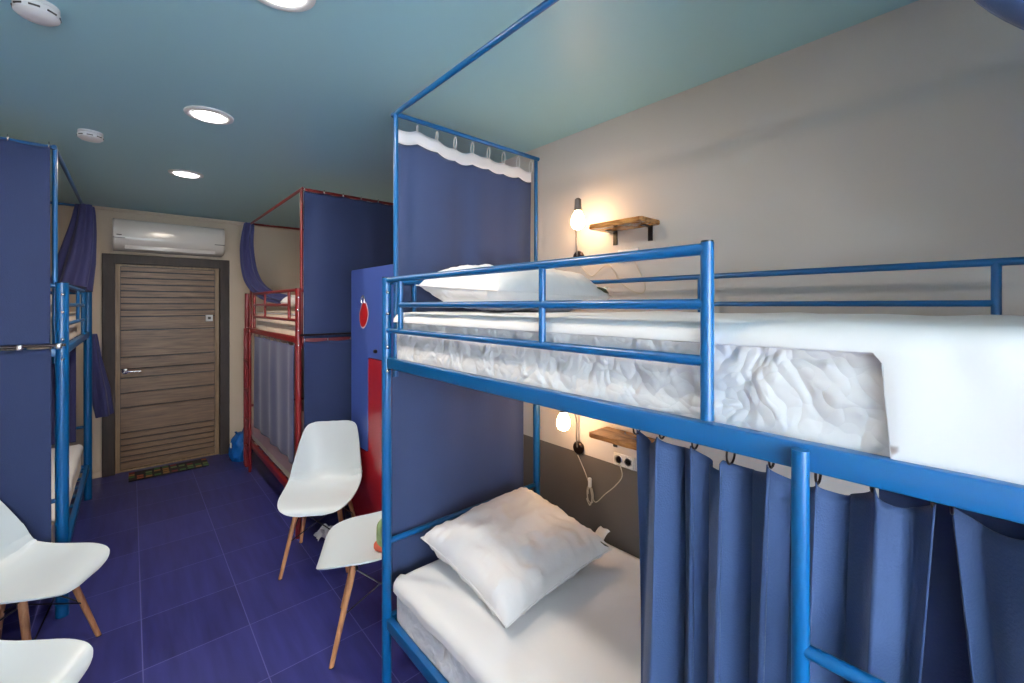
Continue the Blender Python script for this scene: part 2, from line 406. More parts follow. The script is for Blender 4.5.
# ------------------------------------------------------------------ bunk beds
def bunk(origin, sx, sy, L, metal, label, ladder, guard_end, W=0.89, r=.020, spind=None, full=False, bolt_dir=-1):
    """local lx: 0 aisle side -> W wall side, ly: 0 head end -> L foot end; signs give the facing"""
    spind = spind or (.125, guard_end*.68)
    root = empty('bunk_bed', (origin[0], origin[1], 0))
    tag(root, label, 'bunk bed', 'metal bunk beds')
    P = lambda x, y, z: (x*sx, y*sy, z)
    def T_(name, pts, r, parent=root, n=14): return obj(name, tb([P(*p) for p in pts], r, n), metal, parent)
    def B_(name, c, s, bev=.004, parent=root): return obj(name, bx(P(*c), s, bev), metal, parent)
    for (x, y) in ((0, 0), (W, 0), (0, L), (W, L)):
        zt = 1.715
        if y == L and ladder and not full: zt = 1.383
        p = T_('post', [(x, y, 0), (x, y, zt)], r)
        if x == 0 and y == 0:
            for z in (1.655, 1.565, 1.425, 1.325):
                bm = bmesh.new(); bmesh.ops.create_uvsphere(bm, u_segments=14, v_segments=8, radius=.0075)
                for v in bm.verts: v.co = v.co*1.0+Vector(P(-.004, 0, z))+Vector((0, bolt_dir*.0, 0))+Vector((.0, -r*.93 if sy < 0 else -r*.93, 0))
                obj('bolt', bm, M['steel'], p)
        bm = bmesh.new(); tube(bm, [P(x, y, zt-.002), P(x, y, zt+.004)], r-.001); obj('end_cap', bm, M['black'], p)
    for z0, z1 in ((1.337, 1.380), (.245, .290)):
        for x in (0.004, W-.004):
            B_('side_beam', (x, L/2, (z0+z1)/2), (.028, L-.04, z1-z0))
        for y in (0, L): B_('end_beam', (W/2, y, (z0+z1)/2), (W-.04, .026, .04))
        for k in range(9): B_('slat', (W/2, L*(k+.5)/9, z1-.026), (W-.035, .055, .006), .001)
    # lower end bars
    for y in (0, L):
        T_('end_rail', [(0, y, .60), (W, y, .60)], .012)
        T_('end_rail', [(0, y, 1.70), (W, y, 1.70)], .012) if not (y == L and ladder) else None
        if not (y == L and ladder):
            for x in (.13, W-.13):
                T_('end_spindle', [(x, y, 1.380), (x, y, 1.70)], .009)
    # aisle guard
    g = T_('guard_rail', [(0, 0, 1.706), (0, guard_end, 1.706)], .0115)
    T_('rail_bar', [(0, spind[0], 1.602), (0, guard_end, 1.602)], .0105, g)
    T_('rail_bar', [(0, 0, 1.495), (0, guard_end, 1.495)], .0105, g)
    T_('rail_spindle', [(0, spind[0], 1.495), (0, spind[0], 1.706)], .0105, g)
    T_('rail_spindle', [(0, spind[1], 1.495), (0, spind[1], 1.706)], .0095, g)
    gp = T_('guard_post', [(0, guard_end, 1.385), (0, guard_end, 1.718)], .0120, g)
    bm = bmesh.new(); tube(bm, [P(0, guard_end, 1.716), P(0, guard_end, 1.7215)], .011); obj('end_cap', bm, M['black'], g)
    # wall guard
    g = T_('wall_guard_rail', [(W-.02, 0, 1.712), (W-.02, L, 1.712)], .0105)
    T_('rail_bar', [(W-.02, 0, 1.605), (W-.02, L-.25, 1.605)], .009, g)
    for y in (L*.477, L-.25): T_('rail_spindle', [(W-.02, y, 1.39), (W-.02, y, 1.712)], .010, g)
    # ladder
    if ladder:
        y0, y1 = ladder
        lad = empty('ladder', (0, 0, 0)); lad.parent = root
        for y in (y0, y1): T_('stile', [(-.018, y, .02), (-.018, y, 1.372)], .0125, lad)
        z = 1.06
        while z > .1:
            T_('rung', [(-.018, y0, z), (-.018, y1, z)], .0105, lad); z -= .28
        z = 1.34
    # canopy
    yi = .012; xi = .028
    for (x, y) in ((xi, 0), (W-.005, 0), (xi, L), (W-.005, L)):
        yy = y-.028 if y > 0 else .028
        zb = 1.30
        T_('canopy_pole', [(x, yy if x < .1 else y, zb if x < .1 else 1.70), (x, yy if x < .1 else y, 2.41)], .0105)
    T_('canopy_rail', [(xi, .0, 2.41), (xi, L, 2.41)], .0105)
    for y in (.02, L-.02): T_('canopy_rail', [(xi, y, 2.41), (W-.005, y, 2.41)], .0105)
    return root

near = bunk((.81, 1.715), 1, -1, 1.96, M['blue_metal'], 'large blue steel bunk bed in the foreground along the right wall', (1.507, 1.86), 1.352)
far_l = bunk((-.265, 3.20), -1, 1, 1.78, M['blue_metal'], 'blue steel bunk bed on the left side of the room beside the door', None, 1.3, r=.026)
far_r = bunk((.865, 3.20), 1, 1, 1.75, M['red_metal'], 'red steel bunk bed at the far right near the door', (1.51, 1.745), 1.41, spind=(.23, .98), full=True)

# ------------------------------------------------------------------ mattresses, sheets, pillows
def mattress(cx, cy, z, w, l, h, label, m=None, pipe=True, group=None):
    root = empty('mattress', (cx, cy, z)); tag(root, label, 'mattress', group)
    obj('quilted_body', rounded_box((w, l, h), .016, 34, .004, cx*7), m or M['quilt'], root, mods=[])
    def ring(zz, off):
        pts = []; R = .05; hx, hy = w/2+off, l/2+off
        for (sx_, sy_, a0) in ((1, 1, 0), (-1, 1, 90), (-1, -1, 180), (1, -1, 270)):
            for k in range(7):
                a = math.radians(a0+90*k/6)
                pts.append((sx_*(hx-R)+R*math.cos(a), sy_*(hy-R)+R*math.sin(a), zz))
        pts.append(pts[0]); return pts
    for zz in (h-.016,): obj('edge_piping', tube(bmesh.new(), ring(zz, -.001), .005, 8), M['sheet'], root)
    return root

mw = .82
mattress(1.261, .74, 1.361, .86, 1.87, .186, 'thick white quilted mattress on the upper bunk of the foreground blue bed')
mattress(1.261, .74, .272, .86, 1.87, .180, 'white quilted mattress on the lower bunk of the foreground blue bed')
for (nm, c, sx_) in (('left blue', (-.265, 3.20), -1), ('red', (.865, 3.19), 1)):
    mattress(c[0]+sx_*.445, c[1]+.89, 1.361, mw, 1.70, .186, 'quilted mattress on the upper bunk of the %s bed by the door' % nm, M['quilt_cream'])
    mattress(c[0]+sx_*.445, c[1]+.89, .272, mw, 1.70, .196, 'quilted mattress on the lower bunk of the %s bed by the door' % nm, M['quilt_cream'])

def sheet(x0, x1, y0, y1, z, drop, label, wr=.004, thick=.006, name='bed_sheet', material=None, seed=0, aisle=-1):
    """aisle=-1: the aisle side is x0. drop(y) = length hanging on the aisle side"""
    R = .03; nx, ny = 70, 190
    def fn(u, v):
        y = y0+(y1-y0)*v
        d = drop(y)
        wtop = abs(x1-x0)
        fx = wtop-R+R*PI/2
        s = u/.78*fx if u <= .78 else fx+(u-.78)/.22*d       # length along the cloth from the wall edge
        if s <= wtop-R: xx, zz = s, z
        elif s <= wtop-R+R*PI/2:
            a = (s-(wtop-R))/R; xx, zz = wtop-R+R*math.sin(a), z-R+R*math.cos(a)
        else: xx, zz = wtop, z-R-(s-(wtop-R+R*PI/2))
        x = (x1-xx) if aisle < 0 else (x0+xx)
        n1 = noise.noise(Vector((x*2.2+seed, y*3.2, zz*2)))*wr*2+noise.noise(Vector((x*7+seed, y*9+x*5, zz*7)))*wr
        p = Vector((x, y, zz))
        if s <= wtop-R: p.z += abs(n1)*1.0
        else: p.x += aisle*(abs(n1)*1.4+.001)
        ed = min(v, 1-v)
        if ed < .012: p.z -= (.012-ed)*1.2 if s <= wtop-R else 0
        return p
    o = obj(name, surf(fn, nx, ny), material or M['sheet'], None, mods=[('SOLIDIFY', dict(thickness=thick, offset=1))])
    tag(o, label, 'sheet'); return o

def drop_up(y):
    t = max(0, min(1, (.115-y)/.012)); t = t*t*(3-2*t)
    return .004+.160*t
x0 = .826
sheet(x0, 1.690, -.19, 1.665, 1.564, drop_up, 'white sheet pulled over the upper mattress of the foreground blue bed', wr=.005)
sheet(x0, 1.690, -.19, 1.665, .466, lambda y: .022, 'white sheet on the lower mattress of the foreground blue bed', wr=.004, seed=4)
sheet(-.265-.445-mw/2, -.265-.445+mw/2+.004, 3.27, 4.91, .478, lambda y: .01, 'sunlit cream sheet on the lower bunk of the left blue bed', seed=8, aisle=1)
sheet(.865+.445-mw/2-.004, .865+.445+mw/2, 3.24, 4.88, .478, lambda y: .10, 'pale pink sheet hanging over the lower mattress of the red bed', material=mat('pale_pink_cotton', (214, 180, 180), rough=.8, bump=.3, bump_scale=20), seed=12)

def pillow_bm(w, l, h, seed=0, wr=.009, sag=0.0):
    bm = bmesh.new(); n = 46
    vd = {}
    def P(i, j, s):
        u = -1+2*i/n; v = -1+2*j/n
        # slightly concave sides -> pointed corners
        x = u*w/2*(1-.07*(1-v*v)*abs(u)**3*0.9) ; y = v*l/2*(1-.07*(1-u*u)*abs(v)**3*.9)
        e = max(0, (1-u**4))**.55*max(0, (1-v**4))**.55
        z = h/2*e
        rr = noise.noise(Vector((u*2.5+seed, v*2.5, s*3)))*wr*2+noise.noise(Vector((u*7+seed, v*6, s*3+5)))*wr
        edge = min(1-abs(u), 1-abs(v))
        pk = noise.noise(Vector(((u if abs(v) > abs(u) else v)*13+seed, 2, 1)))*wr*1.6*math.exp(-edge*5)*min(1, edge*30)
        z = s*(z+(rr+pk)*min(1, e*3))
        if s < 0: z *= .8
        z += sag*(u*u)
        return Vector((x, y, z))
    g = {}
    for s in (1, -1):
        for i in range(n+1):
            for j in range(n+1):
                if s < 0 and (i in (0, n) or j in (0, n)): g[(s, i, j)] = g[(1, i, j)]
                else: g[(s, i, j)] = bm.verts.new(P(i, j, s))
    for s in (1, -1):
        for i in range(n):
            for j in range(n):
                bm.faces.new((g[(s, i, j)], g[(s, i+1, j)], g[(s, i+1, j+1)], g[(s, i, j+1)]))
    return bm

def pillow(loc, rot, w, l, h, label, seed, tagpos=None, material=None):
    root = empty('pillow', loc); root.rotation_euler = rot
    tag(root, label, 'pillow')
    c = obj('pillow_cover', pillow_bm(w, l, h, seed), material or M['pillow'], root)
    n = 46; pts = []
    vs = [v.co.copy() for v in c.data.vertices]
    # seam piping along the closed border
    def bpt(i, j): return vs[i*(n+1)+j]
    for i in range(n): pts.append(bpt(i, 0))
    for j in range(n): pts.append(bpt(n, j))
    for i in range(n, 0, -1): pts.append(bpt(i, n))
    for j in range(n, -1, -1): pts.append(bpt(0, j))
    obj('seam', tube(bmesh.new(), pts, .0028, 6), material or M['pillow'], root)
    if tagpos:
        x, y = tagpos[0]+.03, tagpos[1]-.035
        a = surf(lambda u, v: Vector((x+.055*u-.012, y+.05*v, .012+.03*math.sin(u*2)+.004*math.sin(v*6))), 6, 6)
        obj('care_tag', a, M['tag_white'], root, mods=[('SOLIDIFY', dict(thickness=.0015))])
        a = surf(lambda u, v: Vector((x-.045+.03*u, y-.035+.10*v, .035-.02*u+.006*math.sin(v*3))), 6, 6)
        obj('brand_tag', a, M['tag_green'], root, mods=[('SOLIDIFY', dict(thickness=.0015))])
    return root

pillow((1.240, 1.370, .580), (math.radians(9), math.radians(-3), math.radians(1)), .61, .55, .20, 'plump white pillow on the lower bunk of the foreground blue bed', 3, (.27, -.20))
pillow((1.235, 1.37, 1.660), (math.radians(4), math.radians(1), math.radians(2)), .66, .52, .20, 'plump white pillow on the upper bunk of the foreground blue bed behind the guard rail', 11, (.28, -.20))
pillow((-.265-.445, 4.56, 1.63), (0, 0, 0), .60, .45, .15, 'cream pillow on the upper bunk of the left blue bed', 21)
pillow((.865+.47, 4.50, 1.63), (0, 0, 0), .62, .42, .13, 'cream pillow on the upper bunk of the red bed', 25)

# ------------------------------------------------------------------ curtains
def curtain(name, p0, p1, z0, z1, nf, amp, label, material, group=None, rings=0, sag=.015, band=0.0, seed=0, topamp=.45, e0=0.0, e1=0.0, ring_mat=None, rod_z=None, nu=160, nv=46, lat=0.0, botw=0.0, slope=0.0, rsag=0.0, ringw=.4):
    """hangs from z1 down to z0 between p0 and p1; e0/e1 slide the side edges at the bottom"""
    p0 = Vector((*p0, 0)); p1 = Vector((*p1, 0)); d = (p1-p0); Ln = d.length; d.normalize(); nrm = Vector((-d.y, d.x, 0))
    root = empty(name, (p0.x, p0.y, 0)); tag(root, label, 'curtain', group)
    def fn(u, v):
        zt = z1-(sag*abs(math.sin(PI*u*max(1, rings-1))) if rings > 1 else 0)-slope*u+rsag*noise.noise(Vector((u*3.6+seed, 7, 2)))
        z = zt+(z0-zt)*v+botw*math.sin(u*9+seed)*v
        a = topamp+(1-topamp)*min(1, v*3)
        ph = 2*PI*nf*u+1.3*noise.noise(Vector((u*3+seed, 1, v*.6)))*2
        off = amp*a*(math.sin(ph)*.75+.35*math.sin(ph*.53+seed)+.25*noise.noise(Vector((u*nf*1.7+seed, v*1.2, 4)))*1.5)
        l = Ln*u+(e0*(1-u)+e1*u)*v+lat*math.sin(2*ph)*a*math.sin(PI*u)
        return d*l+nrm*off+Vector((0, 0, z))
    def vb(u): return band/(z1-z0)
    H_ = z1-z0
    if band > 0:
        bfr = band/H_
        obj('curtain_cloth', surf(fn, nu, nv, None, bfr, 1), material, root, mods=[('SOLIDIFY', dict(thickness=.0025, offset=0))])
        obj('header_tape', surf(fn, nu, 4, None, 0, bfr), M['header'], root, mods=[('SOLIDIFY', dict(thickness=.004, offset=0))])
    else:
        obj('curtain_cloth', surf(fn, nu, nv), material, root, mods=[('SOLIDIFY', dict(thickness=.0025, offset=0))])
    if rings > 1:
        rz = rod_z if rod_z else z1+.03
        for k in range(rings):
            u = k/(rings-1); u = min(.995, max(.005, u))
            q = fn(u, 0); bm = bmesh.new()
            rr = max(.012, (rz-q.z)/2+.008); c = Vector((d.x*Ln*u, d.y*Ln*u, (rz+q.z)/2))
            q0 = nrm*nrm.dot(q)
            pts = [c+q0*.5*(1-math.cos(a) if False else .5)+(nrm*math.cos(a)*rr*ringw+Vector((0, 0, math.sin(a)*rr))) for a in [2*PI*i/16 for i in range(17)]]
            tube(bm, pts, .0022, 6); obj('curtain_ring', bm, ring_mat or M['steel'], root)
    return root

curtain('curtain', (.915, .13), (.915, -.12), .51, 1.312, 2, .010, 'inner piece of blue curtain added in the gap between the side curtains, coloured dark for fold shade', M['curtain_shaded'], seed=61)  # fill piece behind the gap; the shade of a fold is in its dark colour
# foreground bed: upper end curtain and lower end curtain
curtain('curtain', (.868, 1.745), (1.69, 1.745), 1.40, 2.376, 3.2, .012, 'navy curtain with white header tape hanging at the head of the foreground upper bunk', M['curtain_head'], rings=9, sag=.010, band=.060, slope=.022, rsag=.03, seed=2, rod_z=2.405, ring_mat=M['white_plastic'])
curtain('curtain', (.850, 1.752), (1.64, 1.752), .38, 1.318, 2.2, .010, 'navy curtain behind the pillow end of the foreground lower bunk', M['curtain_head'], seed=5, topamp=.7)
# foreground bed: side curtains of the lower bunk
curtain('curtain', (.866, .552), (.866, .060), .51, 1.316, 6.6, .034, 'blue folded side curtain below the foreground upper mattress, crossed by the ladder post', M['curtain'], rings=8, sag=.026, rsag=.025, seed=9, e1=-.05, ringw=.95, rod_z=1.327, ring_mat=M['dark_steel'], nu=320, lat=.012, topamp=.75)
curtain('curtain', (.866, .045), (.866, -.21), .51, 1.316, 2.4, .032, 'blue side curtain at the right edge, drawn back from its neighbour with a dark gap', M['curtain'], rings=4, sag=.022, seed=14, e0=.07, ringw=.95, rod_z=1.327, ring_mat=M['dark_steel'], nu=160, lat=.01)
o = obj('curtain_rod', tb([(.866, .60, 1.327), (.866, -.215, 1.327)], .0045), M['dark_steel']); tag(o, 'thin dark rod under the beam of the foreground bed carrying the side curtains', 'curtain rod')
curtain('curtain', (.92, -.285), (1.66, -.285), 1.58, 2.39, 3, .012, 'unseen navy curtain added at the foot of the foreground upper bunk to shade wall and mattress', M['curtain'], seed=51)  # out of view, added for the shade it throws on wall and mattress
# red bed
curtain('curtain', (.895, 3.178), (1.70, 3.178), 1.37, 2.395, 2.6, .008, 'navy curtain covering the near end of the red bed upper bunk', M['curtain_shaded'], seed=20, rings=7, sag=.008, rod_z=2.41)
curtain('curtain', (.895, 3.180), (1.70, 3.180), .26, 1.35, 2.2, .008, 'navy curtain covering the near end of the red bed lower bunk', M['curtain_shaded'], seed=23, rings=6, sag=.006, rod_z=1.36)
curtain('curtain', (.845, 3.22), (.845, 4.50), .50, 1.325, 4.5, .012, 'violet-blue curtain closing the aisle side of the red bed lower bunk', M['curtain_violet'], seed=26, rings=8, sag=.006, rod_z=1.33)
o = obj('curtain_rod', tb([(.86, 3.158, 1.395), (1.70, 3.158, 1.395)], .007), M['dark_steel']); tag(o, 'dark rod across the near end of the red bed', 'curtain rod')
# left bed
curtain('curtain', (-.302, 3.150), (-1.14, 3.150), 1.40, 2.395, 1.6, .010, 'navy curtain covering the near end of the left blue bed upper bunk', M['curtain_shaded'], seed=31, rings=7, sag=.008, rod_z=2.41)
curtain('curtain', (-.298, 3.150), (-1.14, 3.150), .22, 1.385, 1.6, .010, 'navy curtain covering the near end of the left blue bed lower bunk', M['curtain_shaded'], seed=34, rings=6, sag=.006, rod_z=1.40)
rd = empty('curtain_rod', (-.7, 3.125, 1.40)); tag(rd, 'chrome rod with brackets across the near end of the left blue bed', 'curtain rod')
obj('rod_tube', tb([(-.45, 0, 0), (.455, 0, 0)], .008), M['dark_steel'], rd)
for x in (.43, .30, .05): obj('rod_clip', bx((x, 0, -.004), (.022, .03, .03), .006), M['steel'], rd)

def bundle(name, path, radii, label, material, lobes=7, depth=.3, seed=0, flat=1.0):
    """gathered cloth: pleated tube along a path"""
    pts = smoothpath(path, 7); N = len(pts)
    R = []
    for i in range(N):
        t = i/(N-1)*(len(radii)-1); k = min(len(radii)-2, int(t)); f = t-k; R.append(radii[k]*(1-f)+radii[k+1]*f)
    bm = bmesh.new(); n = 72; rings_ = []; a = Vector((1, 0, 0))
    for i, p in enumerate(pts):
        t = (pts[min(N-1, i+1)]-pts[max(0, i-1)]).normalized()
        a = (a-t*a.dot(t)).normalized(); b = t.cross(a)
        ring = []
        for k in range(n):
            th = 2*PI*k/n
            w = 1+depth*(math.sin(lobes*th+seed+.6*math.sin(i*.15))*.6+.5*noise.noise(Vector((math.cos(th)*1.5+seed, math.sin(th)*1.5, i*.05))))
            ring.append(bm.verts.new(p+(a*math.cos(th)+b*math.sin(th)*flat)*R[i]*w))
        rings_.append(ring)
    for i in range(N-1):
        for k in range(n): bm.faces.new((rings_[i][k], rings_[i][(k+1) % n], rings_[i+1][(k+1) % n], rings_[i+1][k]))
    bm.faces.new(rings_[0]); bm.faces.new(rings_[-1])
    o = obj(name, bm, material); tag(o, label, 'curtain'); return o

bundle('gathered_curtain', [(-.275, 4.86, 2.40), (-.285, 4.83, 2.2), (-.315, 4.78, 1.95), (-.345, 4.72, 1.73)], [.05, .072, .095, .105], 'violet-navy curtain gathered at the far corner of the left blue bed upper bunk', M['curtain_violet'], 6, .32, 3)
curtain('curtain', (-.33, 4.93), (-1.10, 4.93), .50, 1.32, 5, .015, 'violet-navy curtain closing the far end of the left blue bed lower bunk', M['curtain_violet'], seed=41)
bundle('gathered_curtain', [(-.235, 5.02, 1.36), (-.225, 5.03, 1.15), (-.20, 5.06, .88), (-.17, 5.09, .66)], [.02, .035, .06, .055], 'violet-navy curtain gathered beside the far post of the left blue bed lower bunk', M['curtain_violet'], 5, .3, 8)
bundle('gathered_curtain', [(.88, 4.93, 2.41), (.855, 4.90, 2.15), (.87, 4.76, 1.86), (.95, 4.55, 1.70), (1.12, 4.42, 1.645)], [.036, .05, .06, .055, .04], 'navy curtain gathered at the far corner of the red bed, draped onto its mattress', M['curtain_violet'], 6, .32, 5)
bundle('gathered_curtain', [(.86, -.215, 2.40), (.86, -.215, 2.1), (.865, -.215, 1.85), (.87, -.215, 1.60)], [.05, .06, .065, .06], 'unseen gathered blue curtain added at the foot corner of the foreground bed to shade the wall', M['curtain'], 6, .3, 2)  # added out of view to widen the shade on the right wall
# swag of curtain thrown over the canopy rail close to the lens, upper right corner
bundle('gathered_curtain', [(.85, .04, 2.44), (.85, .015, 2.28), (.85, -.03, 2.11), (.85, -.10, 2.01), (.85, -.19, 1.955)], [.05, .085, .09, .095, .09], 'blurred blue curtain bunched over the canopy rail in the upper right corner', M['curtain'], 5, .25, 5)

# ------------------------------------------------------------------ chairs
def chair_mesh():
    root = empty('shell_chair')
    st = [  # x forward, z, half width, rise
        (.264, .400, .060, .000), (.262, .406, .118, .001), (.254, .417, .158, .003), (.236, .428, .188, .006), (.200, .435, .209, .009), (.14, .438, .224, .015),
        (.06, .432, .232, .026), (-.03, .428, .235, .042), (-.10, .434, .234, .060), (-.155, .456, .231, .078), (-.190, .500, .227, .090),
        (-.212, .56, .220, .088), (-.230, .63, .209, .072), (-.247, .70, .197, .052), (-.262, .76, .183, .034), (-.270, .790, .170, .024), (-.276, .809, .150, .017), (-.279, .819, .120, .012), (-.281, .823, .07, .009)]
    N = len(st)
    def fn(u, v):
        t = u*(N-1); i = min(N-2, int(t)); f = t-i
        def cr(k):
            a = [st[max(0, i-1)][k], st[i][k], st[i+1][k], st[min(N-1, i+2)][k]]
            return .5*((2*a[1])+(-a[0]+a[2])*f+(2*a[0]-5*a[1]+4*a[2]-a[3])*f*f+(-a[0]+3*a[1]-3*a[2]+a[3])*f**3)
        x, z, hw_, ri = cr(0), cr(1), cr(2), cr(3)
        dx = st[i+1][0]-st[i][0]; dz = st[i+1][1]-st[i][1]
        nn = Vector((dz, 0, -dx)).normalized()
        w_ = -1+2*v
        s = abs(w_)**2.3
        return Vector((x, w_*hw_, z))+nn*ri*s
    obj('seat_shell', surf(fn, 64, 30), M['shell'], root, mods=[('SOLIDIFY', dict(thickness=.007, offset=-1)), ('BEVEL', dict(width=.002, segments=2))])
    leg_pts = {}
    for (sx_, sy_) in ((1, 1), (1, -1), (-1, 1), (-1, -1)):
        top = Vector((.115*sx_-.01, .12*sy_, .405)); bot = Vector((.205*sx_-.01, .195*sy_, 0))
        leg_pts[(sx_, sy_)] = (top, bot)
        l = obj('leg', tube(bmesh.new(), [bot, bot.lerp(top, .5), top], .0105, 14, .0155), M['beech'], root)
        obj('foot_glide', tb([bot, bot+Vector((0, 0, .004))], .0112), M['black'], l)
        obj('bracket', tb([top+Vector((0, 0, -.03)), top+Vector((0, 0, .018))], .0165, 12), M['black'], root)
    bm = bmesh.new()
    L_ = lambda k, f: leg_pts[k][1].lerp(leg_pts[k][0], f)
    ks = [(1, 1), (1, -1), (-1, -1), (-1, 1)]
    for i in range(4):
        tube(bm, [L_(ks[i], .95), L_(ks[(i+1) % 4], .48)], .0035, 8)
        tube(bm, [L_(ks[(i+1) % 4], .95), L_(ks[i], .48)], .0035, 8)
    tube(bm, [L_(ks[0], .97), L_(ks[2], .97)], .005, 8); tube(bm, [L_(ks[1], .97), L_(ks[3], .97)], .005, 8)
    obj('wire_brace', bm, M['black'], root)
    return root
ch = chair_mesh()
def place(o, x, y, fx, fy, label):
    o.location = (x, y, 0); o.rotation_euler = (0, 0, math.atan2(fy, fx)); tag(o, label, 'chair', 'white shell chairs with wooden legs'); return o
c1 = place(ch, .912, 2.845, -.52, -.854, 'white shell chair with wooden legs standing fully in view before the red locker')
c2 = place(copy_tree(ch), .925, 2.04, -.89, .45, 'white shell chair half hidden behind the foreground bed post, a green pouch on its seat')
c1.scale = (.965, .965, .965)
c3 = place(copy_tree(ch), -.37, 2.81, .88, -.46, 'white shell chair at the left edge in front of the navy bed-end curtain')
c4 = place(copy_tree(ch), -.39, 2.02, .88, -.46, 'white shell chair in the bottom left corner, only its seat showing')

# pouch on chair 2
pr = empty('cloth_pouch', (.925, 1.90, .445)); pr.rotation_euler = (0, 0, .5)
tag(pr, 'small green and coral patterned cloth pouch on the half hidden white chair', 'pouch')
bm = rounded_box((.09, .15, .15), .04, 14, .014, 3, 9)
obj('pouch_body', bm, M['pouch'], pr)
obj('pouch_base', rounded_box((.096, .156, .045), .02, 10, .005, 5, 9), M['pouch_red'], pr)

# ------------------------------------------------------------------ locker
lk = empty('locker', (1.20, 2.25, 0)); tag(lk, 'tall locker with cornflower blue and red fronts behind the foreground bed post', 'locker')
LD, LW, LH = .57, .87, 1.854
obj('locker_body', bx((LD/2+.02, LW/2, LH/2), (LD-.04, LW, LH), .003), M['red_panel'], lk, False)
def panel(poly, x0, x1, r=.02):
    bm = bmesh.new()
    # rounded polygon in (y, z), extruded in x
    pts = []
    n = len(poly)
    for i in range(n):
        p = Vector(poly[i]); a = (Vector(poly[i-1])-p).normalized(); b = (Vector(poly[(i+1) % n])-p).normalized()
        p0 = p+a*r; p1 = p+b*r
        for k in range(6):
            t = k/5; pts.append((1-t)**2*p0+2*t*(1-t)*p+t*t*p1)
    f0 = [bm.verts.new((x0, p.x, p.y)) for p in pts]; f1 = [bm.verts.new((x1, p.x, p.y)) for p in pts]
    bm.faces.new(f0); bm.faces.new(f1)
    for i in range(len(pts)): bm.faces.new((f0[i], f0[(i+1) % len(pts)], f1[(i+1) % len(pts)], f1[i]))
    return bm
d1 = obj('door', panel([(LW-.002, LH-.002), (.002, LH-.002), (.002, 1.25), (.58, 1.25), (.58, .61), (LW-.002, .61)], 0, .018), M['blue_panel'], lk, False)
d1['label'] = 'cornflower blue stepped door'
d2 = obj('door', panel([(.004, 1.243), (.572, 1.243), (.572, .603), (LW-.004, .603), (LW-.004, .06), (.004, .06)], 0.001, .018), M['red_panel'], lk, False)
d2['label'] = 'red stepped door'
obj('knob', lathe(bmesh.new(), [(.012, 0), (.013, -.012), (.008, -.02)], (0, .44, 1.30), 14, 'x'), M['black'], d1)
# pear shaped emblem
def outline(s, top=1.0):
    pts = []
    for k in range(40):
        a = 2*PI*k/40
        r = .068*s*(1+.12*math.sin(a*1.0-.6)) ; y = math.cos(a)*r*(1.0-.32*max(0, math.sin(a))); z = math.sin(a)*.085*s
        pts.append((y-.012*math.sin(a), z))
    return pts
def flat_shape(pts, c, x0, x1):
    bm = bmesh.new(); f0 = [bm.verts.new((x0, c[0]+p[0], c[1]+p[1])) for p in pts]; f1 = [bm.verts.new((x1, c[0]+p[0], c[1]+p[1])) for p in pts]
    bm.faces.new(f0); bm.faces.new(f1)
    for i in range(len(pts)): bm.faces.new((f0[i], f0[(i+1) % len(pts)], f1[(i+1) % len(pts)], f1[i]))
    return bm
em = obj('emblem', flat_shape(outline(1.12), (.645, 1.535), -.002, .001), M['emblem_white'], d1, False)
obj('emblem_fill', flat_shape(outline(1.0), (.645, 1.535), -.0035, .0), M['emblem_red'], em, False)
bm = bmesh.new(); tube(bm, smoothpath([(-.006, .62, 1.615), (-.006, .622, 1.645), (-.006, .645, 1.665), (-.006, .668, 1.645), (-.006, .67, 1.615)], 5), .0055, 8)
obj('hanging_loop', bm, M['steel'], d1)

# ------------------------------------------------------------------ wall lamps, shelves, sockets
def wall_lamp(z, head, label):
    y = 1.47
    root = empty('wall_lamp', (XR, y, z)); tag(root, label, 'lamp', 'bedside wall lamps')
    obj('base', lathe(bmesh.new(), [(.030, 0), (.034, -.006), (.034, -.016), (.028, -.022)], (0, 0, 0), 28, 'x'), M['dark_steel'], root)
    hx, hy, hz = head
    pts = smoothpath([(-.02, 0, .005), (-.028, 0, .06), (-.03, 0, .16), (hx*.5-.015, hy*.4, .235), (hx, hy, .232), (hx, hy, hz+.075)], 6)
    obj('stem', tb(pts, .0045, 10), M['grey_plastic'], root)
    s = obj('socket', lathe(bmesh.new(), [(.008, .075), (.016, .068), (.0175, .03), (.019, .012)], (hx, hy, hz), 20), M['grey_plastic'], root)
    b_ = obj('bulb', lathe(bmesh.new(), [(.012, .020), (.014, .010), (.022, -.002), (.030, -.020), (.0345, -.040), (.033, -.056), (.024, -.072), (.006, -.081)], (hx, hy, hz), 28), M['bulb'], root)
    b_.visible_shadow = True
    return root
wl1 = wall_lamp(1.853, (-.13, -.095, .20), 'small lit wall lamp above the upper bunk pillow')
wl2 = wall_lamp(.848, (-.16, -.027, .206), 'small lit wall lamp above the lower bunk pillow')

